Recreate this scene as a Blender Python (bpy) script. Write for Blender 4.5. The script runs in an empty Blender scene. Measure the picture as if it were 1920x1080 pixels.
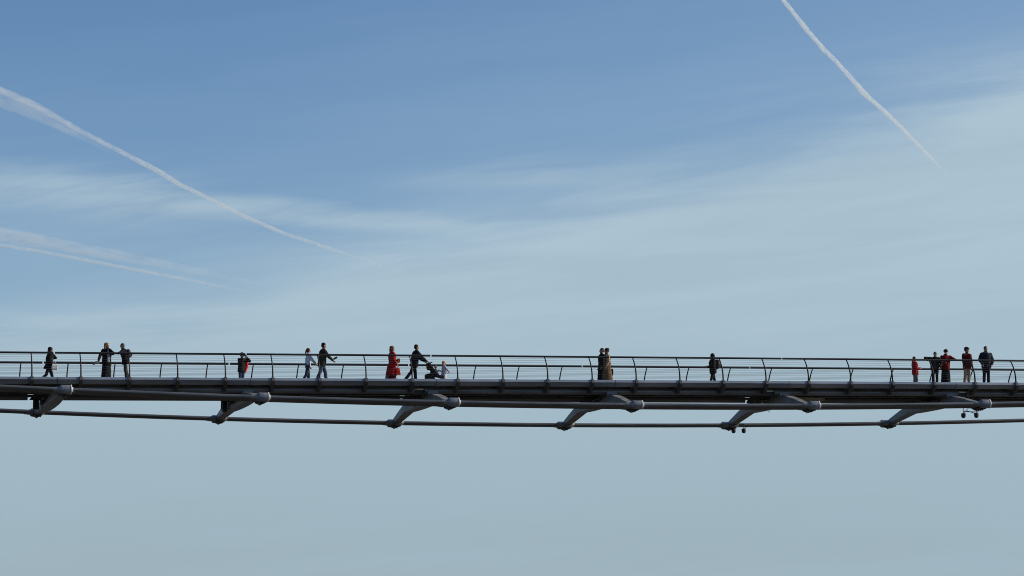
import bpy, bmesh, math, random
from mathutils import Vector, Matrix, noise

random.seed(7)
C = bpy.context.scene.collection
sc = bpy.context.scene
R = math.radians

# ------------------------------------------------------------------ camera
CAM = Vector((-12.1537, -118.9636, 3.0))
YAW, PITCH, FPX = 0.2726, 0.1305, 5312.5
cam_d = bpy.data.cameras.new('camera')
cam_d.sensor_width = 36.0
cam_d.lens = FPX / 1920 * 36
cam_d.clip_start = 0.5
cam_d.clip_end = 400000
cam = bpy.data.objects.new('camera', cam_d)
C.objects.link(cam)
cam.location = CAM
cam.rotation_euler = (math.pi / 2 + PITCH, 0, -YAW)
sc.camera = cam

FW = Vector((math.sin(YAW) * math.cos(PITCH), math.cos(YAW) * math.cos(PITCH), math.sin(PITCH)))
RT = Vector((math.cos(YAW), -math.sin(YAW), 0))
UP = RT.cross(FW)


def proj(p):
    d = Vector(p) - CAM
    z = d.dot(FW)
    return 960 + FPX * d.dot(RT) / z, 540 - FPX * d.dot(UP) / z


def ray(u, v):
    return (FW + RT * ((u - 960) / FPX) + UP * ((540 - v) / FPX)).normalized()


# ------------------------------------------------------------------ light and exposure
SUN_AZ, SUN_EL = R(97), R(26)
sun_dir = Vector((math.sin(SUN_AZ) * math.cos(SUN_EL), math.cos(SUN_AZ) * math.cos(SUN_EL), math.sin(SUN_EL)))
sun_d = bpy.data.lights.new('sun', 'SUN')
sun_d.energy = 5.0
sun_d.angle = R(0.53)
sun_d.color = (1.0, 0.90, 0.75)
sun = bpy.data.objects.new('sun', sun_d)
C.objects.link(sun)
sun.rotation_euler = sun_dir.to_track_quat('Z', 'Y').to_euler()
sun.location = (60, 20, 60)

sc.view_settings.view_transform = 'Standard'
sc.view_settings.look = 'None'
sc.view_settings.exposure = 0.0
sc.view_settings.gamma = 1.0
sc.view_settings.use_curve_mapping = False
sc.render.engine = 'CYCLES'
sc.cycles.use_denoising = True
sc.cycles.filter_width = 1.0
sc.cycles.max_bounces = 6
sc.cycles.volume_bounces = 1


class NT:
    """small helper to write node maths as expressions"""
    def __init__(s, tree):
        s.t = tree

    def node(s, typ, **kw):
        n = s.t.nodes.new(typ)
        for k, v in kw.items():
            setattr(n, k, v)
        return n

    def link(s, a, b):
        s.t.links.new(a, b)

    def _set(s, sock, v):
        if isinstance(v, bpy.types.NodeSocket):
            s.link(v, sock)
        else:
            sock.default_value = v

    def m(s, op, a, b=None, c=None, clamp=False):
        n = s.node('ShaderNodeMath', operation=op, use_clamp=clamp)
        for i, v in enumerate((a, b, c)):
            if v is not None:
                s._set(n.inputs[i], v)
        return n.outputs[0]

    def add(s, a, b): return s.m('ADD', a, b)
    def sub(s, a, b): return s.m('SUBTRACT', a, b)
    def mul(s, a, b): return s.m('MULTIPLY', a, b)
    def div(s, a, b): return s.m('DIVIDE', a, b)

    def step(s, x, lo, hi, a=0.0, b=1.0):
        n = s.node('ShaderNodeMapRange', interpolation_type='SMOOTHSTEP')
        for i, v in enumerate((x, lo, hi, a, b)):
            s._set(n.inputs[i], v)
        return n.outputs[0]

    def xyz(s, x, y, z):
        n = s.node('ShaderNodeCombineXYZ')
        for i, v in enumerate((x, y, z)):
            s._set(n.inputs[i], v)
        return n.outputs[0]

    def sep(s, v):
        n = s.node('ShaderNodeSeparateXYZ')
        s._set(n.inputs[0], v)
        return n.outputs

    def noise(s, vec, scale=1.0, detail=4.0, rough=0.55, dist=0.0):
        n = s.node('ShaderNodeTexNoise')
        s._set(n.inputs['Vector'], vec)
        n.inputs['Scale'].default_value = scale
        n.inputs['Detail'].default_value = detail
        n.inputs['Roughness'].default_value = rough
        n.inputs['Distortion'].default_value = dist
        return n.outputs[0]

    def mix(s, f, a, b):
        n = s.node('ShaderNodeMix', data_type='RGBA')
        s._set(n.inputs[0], f)
        s._set(n.inputs[6], a)
        s._set(n.inputs[7], b)
        return n.outputs[2]


# ------------------------------------------------------------------ sky: clear air with a veil of cirrus
world = bpy.data.worlds.new('World')
sc.world = world
world.use_nodes = True
wt = NT(world.node_tree)
bg = world.node_tree.nodes['Background']
bg.inputs[1].default_value = 0.1
sky = wt.node('ShaderNodeTexSky', sky_type='NISHITA', sun_disc=False)
sky.sun_elevation = SUN_EL
sky.sun_rotation = SUN_AZ
sky.air_density, sky.dust_density, sky.ozone_density = 1.0, 0.0, 6.0
g = wt.node('ShaderNodeTexCoord').outputs['Generated']
sx, sy, sz = wt.sep(g)
# compass bearing and elevation of the looked-at sky, in units of 1/5312 rad about a reference bearing
az = wt.m('ARCTAN2', sx, sy)
el = wt.m('ARCSINE', sz)
U = wt.mul(wt.sub(az, YAW), FPX)
V = wt.mul(wt.sub(el, PITCH), FPX)


def slanted(lu, lv, slope, seed):
    # cirrus grain: long along the streaks, short across
    a = wt.div(wt.add(U, wt.mul(V, slope)), lu)
    b = wt.div(wt.sub(V, wt.mul(U, slope)), lv)
    return wt.xyz(a, b, seed)


n_big = wt.noise(slanted(900, 260, 0.16, 3.1), 1.0, 4.0, 0.5, 0.6)
n_str = wt.noise(slanted(700, 70, 0.10, 8.7), 1.0, 6.0, 0.6, 0.5)
n_fin = wt.noise(slanted(260, 34, 0.20, 1.9), 1.0, 6.0, 0.62, 0.3)
Uc = wt.m('MINIMUM', wt.m('MAXIMUM', U, -1500.0), 2200.0)
# upper edge of the veil climbs slowly from left to right
edge = wt.add(wt.mul(Uc, 0.235), 128.0)
edge = wt.add(edge, wt.mul(wt.step(Uc, -150.0, -620.0), -35.0))
edge = wt.add(edge, wt.mul(wt.step(Uc, -620.0, -960.0), 45.0))
h = wt.sub(V, edge)
h = wt.add(h, wt.mul(wt.sub(n_big, 0.5), 170.0))
h = wt.add(h, wt.mul(wt.sub(n_str, 0.5), 180.0))
h = wt.add(h, wt.mul(wt.sub(n_fin, 0.5), 70.0))
veil = wt.add(wt.mul(wt.step(h, 150.0, -90.0), 0.50), wt.mul(wt.step(h, 50.0, -190.0), 0.42))
veil = wt.add(veil, wt.add(wt.mul(wt.step(h, 600.0, 0.0), 0.24), 0.03))


def wisp(u0, v0, u1, v1, w, amount, soft):
    # one streak of cirrus lying across the clear part
    U0, V0, U1, V1 = u0 - 960, 540 - v0, u1 - 960, 540 - v1
    sl = (V1 - V0) / (U1 - U0)
    d = wt.sub(wt.sub(V, V0), wt.mul(wt.sub(U, U0), sl))
    d = wt.add(d, wt.mul(wt.sub(n_str, 0.5), w * 1.6))
    d = wt.add(d, wt.mul(wt.sub(n_big, 0.5), w * 1.4))
    f = wt.step(wt.m('ABSOLUTE', d), w, w * 0.1)
    f = wt.mul(f, wt.step(U, U0 - soft, U0 + soft))
    f = wt.mul(f, wt.step(U, U1 + soft, U1 - soft))
    return wt.mul(wt.mul(f, amount), wt.step(n_fin, 0.22, 0.62, 0.45, 1.0))


for a in ((-700, 330, 330, 375, 66, 0.40, 170), (300, 366, 860, 425, 34, 0.42, 150),
          (760, 340, 1120, 330, 26, 0.24, 130), (1500, 290, 2300, 120, 70, 0.12, 200),
          (250, 385, 700, 428, 22, 0.20, 120), (-500, 380, 520, 470, 150, 0.15, 200)):
    veil = wt.add(veil, wisp(*a))
veil = wt.mul(veil, wt.step(n_fin, 0.25, 0.75, 0.93, 1.03))
veil = wt.m('MINIMUM', veil, 0.96)
veil_col = wt.mix(wt.step(V, -620.0, 120.0), (3.26, 4.32, 4.92, 1), (4.28, 5.58, 6.50, 1))
veil_col = wt.mix(wt.step(n_str, 0.30, 0.72, 0.0, 0.55), veil_col, (3.60, 4.78, 5.62, 1))
wt.link(wt.mix(veil, sky.outputs[0], veil_col), bg.inputs[0])


# ------------------------------------------------------------------ materials
def principled(name, col, rough=0.5, metal=0.0, var=0.15, scale=6.0, bump=0.0, spec=0.5, col2=None, stretch=(1, 1, 1)):
    mt = bpy.data.materials.new(name)
    mt.use_nodes = True
    t = NT(mt.node_tree)
    b = mt.node_tree.nodes['Principled BSDF']
    co = t.node('ShaderNodeTexCoord').outputs['Object']
    mp = t.node('ShaderNodeMapping')
    t.link(co, mp.inputs[0])
    mp.inputs['Scale'].default_value = stretch
    nz = t.noise(mp.outputs[0], scale, 5.0, 0.6)
    c = Vector(col)
    lo = tuple(c * (1 - var)) + (1,)
    hi = (tuple(col2) if col2 else tuple(c * (1 + var))) + (1,)
    t.link(t.mix(t.step(nz, 0.3, 0.7), lo, hi), b.inputs['Base Color'])
    b.inputs['Roughness'].default_value = rough
    t.link(t.step(nz, 0.2, 0.8, max(0.02, rough - 0.08), min(1.0, rough + 0.1)), b.inputs['Roughness'])
    b.inputs['Metallic'].default_value = metal
    b.inputs['Specular IOR Level'].default_value = spec
    if bump:
        bn = t.node('ShaderNodeBump')
        bn.inputs['Strength'].default_value = bump
        bn.inputs['Distance'].default_value = 0.02
        t.link(t.noise(mp.outputs[0], scale * 4, 3.0), bn.inputs['Height'])
        t.link(bn.outputs[0], b.inputs['Normal'])
    return mt


M = {}
M['alu'] = principled('anodised_aluminium', (0.24, 0.278, 0.33), 0.38, 0.3, 0.16, 1.3, 0.05, stretch=(0.4, 1, 3))
M['steel'] = principled('painted_grey_steel', (0.165, 0.16, 0.152), 0.5, 0.0, 0.3, 1.9, 0.08, col2=(0.215, 0.213, 0.208))
M['tube'] = principled('weathered_tube_steel', (0.14, 0.148, 0.165), 0.36, 0.2, 0.25, 1.1, stretch=(0.5, 1, 1))
M['bracket'] = principled('bracket_steel', (0.055, 0.05, 0.044), 0.6, 0.0, 0.25, 4.0)
M['dark'] = principled('dark_fitting', (0.035, 0.037, 0.04), 0.55, 0.2, 0.3, 5.0)
M['cable'] = principled('galvanised_cable', (0.115, 0.119, 0.125), 0.4, 0.25, 0.22, 2.0, 0.1, stretch=(0.3, 3, 3))
M['cast'] = principled('cast_steel', (0.20, 0.208, 0.222), 0.40, 0.2, 0.22, 3.0, 0.1)
M['saddle'] = principled('dark_cast_steel', (0.085, 0.09, 0.10), 0.42, 0.2, 0.25, 3.0, 0.1)
M['bolt'] = principled('bolt_steel', (0.035, 0.033, 0.031), 0.5, 0.3, 0.3, 9.0)
M['sleeve'] = principled('pale_sunlit_rim', (0.78, 0.77, 0.73), 0.5, 0.0, 0.06, 9.0)  # near-white tone puts the sun on the saddle rims into the colour
M['rail'] = principled('stainless_rail', (0.014, 0.014, 0.015), 0.5, 0.0, 0.15, 2.0, stretch=(0.3, 1, 1))
M['post'] = principled('post_steel', (0.016, 0.016, 0.017), 0.65, 0.0, 0.2, 4.0, spec=0.25)
M['wire'] = principled('stainless_wire', (0.06, 0.062, 0.065), 0.7, 0.0, 0.1, 4.0)
M['deck'] = principled('deck_aluminium', (0.25, 0.215, 0.17), 0.6, 0.0, 0.15, 2.0)
M['tray'] = principled('tray_tan', (0.27, 0.21, 0.14), 0.6, 0.0, 0.15, 3.0)

mw = bpy.data.materials.new('river_water')
mw.use_nodes = True
t = NT(mw.node_tree)
b = mw.node_tree.nodes['Principled BSDF']
co = t.node('ShaderNodeTexCoord').outputs['Object']
b.inputs['Roughness'].default_value = 0.35
t.link(t.mix(t.noise(co, 0.02, 4.0), (0.05, 0.040, 0.026, 1), (0.08, 0.064, 0.042, 1)), b.inputs['Base Color'])
bn = t.node('ShaderNodeBump')
bn.inputs['Strength'].default_value = 0.6
bn.inputs['Distance'].default_value = 0.25
t.link(t.noise(co, 0.6, 5.0, 0.6), bn.inputs['Height'])
t.link(bn.outputs[0], b.inputs['Normal'])
M['water'] = mw


# ------------------------------------------------------------------ mesh helpers
def mk(name, v, f, smooth=False):
    me = bpy.data.meshes.new(name)
    me.from_pydata([tuple(p) for p in v], [], f)
    bm = bmesh.new()
    bm.from_mesh(me)
    bmesh.ops.recalc_face_normals(bm, faces=bm.faces)
    bm.to_mesh(me)
    bm.free()
    if smooth:
        me.polygons.foreach_set('use_smooth', [True] * len(me.polygons))
    return me


def wpos(o):
    p = Vector(o.location)
    while o.parent:
        o = o.parent
        p += Vector(o.location)
    return p


def put(name, me, mat=None, parent=None, loc=(0, 0, 0), label=None):
    """link one mesh object; loc is in world space (parents are unrotated)"""
    o = bpy.data.objects.new(name, me)
    C.objects.link(o)
    if mat is not None and not me.materials:
        me.materials.append(mat)
    o.parent = parent
    o.location = Vector(loc) - (wpos(parent) if parent else Vector())
    if label:
        o['label'] = label
    return o


def tag(o, label, cat, group=None):
    o['label'] = label
    o['category'] = cat
    if group:
        o['group'] = group
    return o


def empty(name, loc, rz=0.0):
    o = bpy.data.objects.new(name, None)
    C.objects.link(o)
    o.location = loc
    o.rotation_euler = (0, 0, rz)
    o.empty_display_size = 0.2
    return o


class MB:
    """collects shapes into one vertex / face list"""
    def __init__(s):
        s.v, s.f = [], []

    def poly(s, v, f):
        n = len(s.v)
        s.v += [Vector(p) for p in v]
        s.f += [tuple(i + n for i in q) for q in f]
        return s

    def rings(s, rs, cap=True):
        k = len(rs[0])
        v = [p for r in rs for p in r]
        f = []
        for i in range(len(rs) - 1):
            for j in range(k):
                a, b2 = i * k + j, i * k + (j + 1) % k
                f.append((a, b2, b2 + k, a + k))
        if cap:
            f.append(tuple(range(k - 1, -1, -1)))
            f.append(tuple(range((len(rs) - 1) * k, len(rs) * k)))
        return s.poly(v, f)

    def box(s, c, d):
        x, y, z = c
        a, b2, e = d[0] / 2, d[1] / 2, d[2] / 2
        return s.rings([[(x - a, y - b2, z + q * e), (x + a, y - b2, z + q * e), (x + a, y + b2, z + q * e), (x - a, y + b2, z + q * e)] for q in (-1, 1)])

    def tube(s, pts, r, seg=10, ex=1.0):
        pts = [Vector(p) for p in pts]
        rs = r if isinstance(r, (list, tuple)) else [r] * len(pts)
        out = []
        for i, p in enumerate(pts):
            d = (pts[min(i + 1, len(pts) - 1)] - pts[max(i - 1, 0)]).normalized()
            ref = Vector((0, 0, 1)) if abs(d.z) < 0.9 else Vector((0, 1, 0))
            a = d.cross(ref).normalized()
            b2 = a.cross(d)
            out.append([p + (a * math.cos(2 * math.pi * j / seg) * ex + b2 * math.sin(2 * math.pi * j / seg)) * rs[i] for j in range(seg)])
        return s.rings(out)

    def cap(s, p0, r0, p1, r1, seg=10):
        """rounded tapered limb"""
        p0, p1 = Vector(p0), Vector(p1)
        d = p1 - p0
        if d.length < 1e-5:
            d = Vector((0, 0, 1e-4))
        d.normalize()
        ref = Vector((0, 0, 1)) if abs(d.z) < 0.9 else Vector((1, 0, 0))
        a = d.cross(ref).normalized()
        b2 = a.cross(d)
        out = []

        def ring(c, r):
            out.append([c + (a * math.cos(2 * math.pi * j / seg) + b2 * math.sin(2 * math.pi * j / seg)) * r for j in range(seg)])
        for q in (80, 50, 22):
            ring(p0 - d * r0 * math.sin(R(q)), r0 * math.cos(R(q)))
        ring(p0, r0)
        ring(p1, r1)
        for q in (22, 50, 80):
            ring(p1 + d * r1 * math.sin(R(q)), r1 * math.cos(R(q)))
        return s.rings(out)

    def ell(s, c, rx, ry, rz, mat=None, seg=14):
        c = Vector(c)
        out = []
        for i in range(1, seg // 2):
            th = math.pi * i / (seg // 2)
            out.append([Vector((math.sin(th) * math.cos(2 * math.pi * j / seg) * rx, math.sin(th) * math.sin(2 * math.pi * j / seg) * ry, -math.cos(th) * rz)) for j in range(seg)])
        if mat is not None:
            out = [[mat @ p for p in r] for r in out]
        return s.rings([[c + p for p in r] for r in out])

    def mesh(s, name, smooth=False):
        return mk(name, s.v, s.f, smooth)


def auto_smooth(me, ang=35):
    me.polygons.foreach_set('use_smooth', [True] * len(me.polygons))
    me.set_sharp_from_angle(angle=R(ang))
    return me


# ------------------------------------------------------------------ the river
rv = []
n = 48
rr = 90000
rv = [(0, 0, 0)] + [(rr * math.cos(2 * math.pi * i / n), rr * math.sin(2 * math.pi * i / n), 0) for i in range(n)]
river = put('river', mk('river', rv, [(0, 1 + i, 1 + (i + 1) % n) for i in range(n)]), M['water'], None, (0, 0, 0))
river['kind'] = 'structure'


# ------------------------------------------------------------------ the footbridge
def zk(x):      # top of the deck edge
    return 3 + 11.4922 + 0.4304 * x / 20 - 0.0075 * (x / 20) ** 2


def zh(x):      # the hanging cables
    return 3 + 10.7122 - 0.4034 * x / 20 + 0.2866 * (x / 20) ** 2


WB = 2.515            # half width at the foot of the posts
WR = 2.03             # half distance of the handrails
HR = 1.04             # handrail above the deck edge
WC = 5.09             # half distance of the cable groups
XA0 = 1.04
ARMS = list(range(-2, 8))
X0, X1 = XA0 - 16 - 4, XA0 + 8 * 7 + 4

bridge = empty('footbridge', (XA0 + 16, 0, zk(XA0 + 16)))
tag(bridge, 'long grey steel footbridge with slim cables and curved railing posts against the sky', 'bridge')


def sweep(name, prof, xa, xb, mat, parent=bridge, nseg=4, zf=zk, smooth=None, label=None):
    xm = (xa + xb) / 2
    mb = MB()
    rs = []
    for i in range(nseg + 1):
        x = xa + (xb - xa) * i / nseg
        rs.append([(x - xm, y, z + zf(x) - zf(xm)) for y, z in prof])
    mb.rings(rs)
    me = mb.mesh(name)
    if smooth:
        auto_smooth(me, smooth)
    return put(name, me, mat, parent, (xm, 0, zf(xm)), label)


def rnd(prof, n=2):      # Chaikin rounding of a closed profile
    for _ in range(n):
        q = []
        for i in range(len(prof)):
            a, b2 = prof[i], prof[(i + 1) % len(prof)]
            q.append((a[0] * .75 + b2[0] * .25, a[1] * .75 + b2[1] * .25))
            q.append((a[0] * .25 + b2[0] * .75, a[1] * .25 + b2[1] * .75))
        prof = q
    return prof


def circ(y, z, r, n=18):
    return [(y + r * math.cos(2 * math.pi * i / n), z + r * math.sin(2 * math.pi * i / n)) for i in range(n)]


joints = [XA0 + 8 * k for k in ARMS]
ends = [X0] + joints + [X1]
TY, TZ, TR = 1.92, -0.455, 0.13
kerb = [(-WB + .42, .0), (-WB + .03, .0), (-WB - .01, -.008), (-WB - .085, -.10), (-WB - .088, -.115), (-WB - .07, -.125), (-WB + .12, -.285), (-WB + .42, -.27)]
near_tube_gap = {16.45: .46, 32.35: .46, 41.62: .42}
far_tube_gap = {0.42: .24, 16.62: .24, 32.75: .24}
for s in (-1, 1):
    pr = [(y * -s, z) for y, z in kerb]
    for a, b2 in zip(ends[:-1], ends[1:]):
        sweep('edge_beam', pr, a + .012, b2 - .012, M['alu'], smooth=32)
    gaps = sorted((near_tube_gap if s < 0 else far_tube_gap).items())
    cuts = [X0] + [q for x, w in gaps for q in (x - w / 2, x + w / 2)] + [X1]
    for a, b2 in zip(cuts[::2], cuts[1::2]):
        sweep('edge_tube', circ(s * TY, TZ, TR), a, b2, M['tube'], nseg=max(2, int((b2 - a) / 2)), smooth=40)
    for x, w in gaps:     # expansion joints in the tubes
        if s < 0:
            put('joint_housing', MB().box((0, 0, -.02), (w - .02, .26, .25)).mesh('joint_housing'), M['dark'], bridge, (x, s * TY + .16, zk(x) + TZ))
            put('joint_glint', MB().tube([(-w / 2 - .04, 0, 0), (w / 2 + .04, 0, 0)], .035).mesh('joint_glint', True), M['sleeve'], bridge, (x, s * TY, zk(x) + TZ + .06))  # pale rod: glint of the tube put into its colour
        else:
            put('joint_lug', MB().poly([(-.05, -.05, -.115), (.12, -.05, -.115), (.12, -.05, .115), (-.05, .05, -.115), (.12, .05, -.115), (.12, .05, .115)],
                [(0, 1, 2), (3, 5, 4), (0, 3, 4, 1), (1, 4, 5, 2), (2, 5, 3, 0)]).mesh('joint_lug'), M['dark'], bridge, (x + .0, s * TY, zk(x) + TZ))

# deck panels, two metres each, with their stiffening ribs below
rib_me = None
for i in range(int((X1 - X0) / 2)):
    a, b2 = X0 + 2 * i + .008, X0 + 2 * i + 1.992
    d = sweep('deck_panel', [(-WB + .40, -.05), (WB - .40, -.05), (WB - .40, -.15), (1.4, -.21), (-1.4, -.21), (-WB + .40, -.15)], a, b2, M['deck'], nseg=1)
for y in (-1.25, -.42, .42, 1.25):
    sweep('stringer', [(y - .05, -.22), (y + .05, -.22), (y + .05, -.36), (y - .05, -.36)], X0, X1, M['steel'], nseg=30)
for y, z, r in ((-.15, -.56, .035), (.05, -.57, .05), (.9, -.52, .03), (-.75, -.53, .03)):
    sweep('service_pipe', circ(y, z, r, 10), X0, X1, M['dark'], nseg=30, smooth=60)
for i in range(int((X1 - X0) / 2)):      # cross bearers under each post, tube to tube
    x = X0 + 1 + ((0 - X0 - 1) % 2) + 2 * i
    if x > X1 - .3:
        break
    put('cross_bearer', MB().rings([[(q, -TY + .05, -.40), (q, -1.6, -.22), (q, 1.6, -.22), (q, TY - .05, -.40), (q, TY - .05, -.47), (q, 1.3, -.37), (q, -1.3, -.37), (q, -TY + .05, -.47)] for q in (-.04, .04)]).mesh('cross_bearer'), M['steel'], bridge, (x, 0, zk(x)))
# tan cable tray near the fourth arm
put('cable_tray', MB().rings([[(-.72, -.14, -.08), (-.72, .14, -.08), (-.72, .14, .05), (-.72, -.14, .05)], [(.72, -.14, -.07), (.72, .14, -.07), (.72, .14, .04), (.72, -.14, .04)]]).mesh('cable_tray'), M['tray'], bridge, (34.55, -1.1, zk(34.5) - .66), 'tan service tray under the deck')


def lean(t):      # inward sweep of a post at height fraction t
    return (WB - WR) * t ** 2.3


def post_mesh(s):
    mb = MB()
    pts, rs = [], []
    for i in range(15):
        q = i / 14
        pts.append((0, s * (0 - lean(q)), -.02 + (HR - .02) * q))
        rs.append(.034 - .009 * q)
    rings = []
    for i, (p, r) in enumerate(zip(pts, rs)):
        a = Vector(pts[min(i + 1, 14)]) - Vector(pts[max(i - 1, 0)])
        a.normalize()
        nrm = Vector((0, a.z, -a.y))
        dp = .055 - .028 * i / 14
        rings.append([Vector(p) + Vector((r * math.cos(2 * math.pi * j / 8), 0, 0)) + nrm * dp * math.sin(2 * math.pi * j / 8) for j in range(8)])
    mb.rings(rings)
    return auto_smooth(mb.mesh('post'), 50)


def bracket_mesh(s):
    # plate that wraps the edge beam and carries down to the tube
    prof_o = [(0.03, .02), (.075, -.005), (.145, -.08), (.17, -.15), (.13, -.25), (.06, -.36), (-.10, -.45), (-.32, -.555), (-.56, -.56)]
    prof_i = [(-.10, .02), (-.05, -.01), (.05, -.08), (.07, -.14), (.0, -.22), (-.10, -.30), (-.25, -.34), (-.42, -.38), (-.56, -.42)]
    mb = MB()
    rs = []
    for (oy, oz), (iy, iz) in zip(prof_o, prof_i):
        rs.append([(-.06, s * oy, oz), (.06, s * oy, oz), (.06, s * iy, iz), (-.06, s * iy, iz)])
    mb.rings(rs)
    return auto_smooth(mb.mesh('post_bracket'), 40)


PM = {s: post_mesh(s) for s in (-1, 1)}
BM = {s: bracket_mesh(s) for s in (-1, 1)}
shoe = MB().rings([[(.085 * math.cos(2 * math.pi * j / 12), .06 * math.sin(2 * math.pi * j / 12), z) for j in range(12)] for z in (-.015, .035)]).mesh('post_shoe')
xs_post = [2 * i for i in range(-9, 31)]
for s in (-1, 1):
    for x in xs_post:
        put('post_bracket', BM[s], M['bracket'], bridge, (x, s * WB, zk(x)))
        p = put('post', PM[s], M['post'], bridge, (x, s * WB, zk(x)))
    # handrail lengths, with open joints over the arms
    for a, b2 in zip(ends[:-1], ends[1:]):
        g = .035
        sweep('handrail', rnd([(s * WR - .06, HR - .042), (s * WR + .06, HR - .042), (s * WR + .06, HR + .042), (s * WR - .06, HR + .042)], 2), a - .1 + g, b2 - .1 - g, M['rail'], smooth=50)
    # stainless infill bars
    for k in range(1, 10):
        q = k / 10.0
        q = q ** .93
        y, z = s * (WB - lean(q)), HR * q
        sweep('infill_bar', circ(y, z, .005, 6), X0, X1, M['wire'], nseg=30, smooth=80)

# cables, four a side
for s in (-1, 1):
    for k in range(4):
        o = (k - 1.5) * .30
        y = s * (WC + o)
        dz = .042 * o
        sweep('cable', circ(y, dz, .078, 12), X0, X1, M['cable'], nseg=44, zf=zh, smooth=60)


# transverse arms with their saddles
SLEEVE = auto_smooth(MB().tube([(.20, 0, 0), (.285, 0, 0)], .10, 16).mesh('cable_sleeve'), 40)
BOOT = auto_smooth(MB().tube([(-.20, 0, 0), (-.34, 0, 0), (-.52, 0, .003)], [.11, .10, .08], 12).mesh('cable_boot'), 40)


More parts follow.
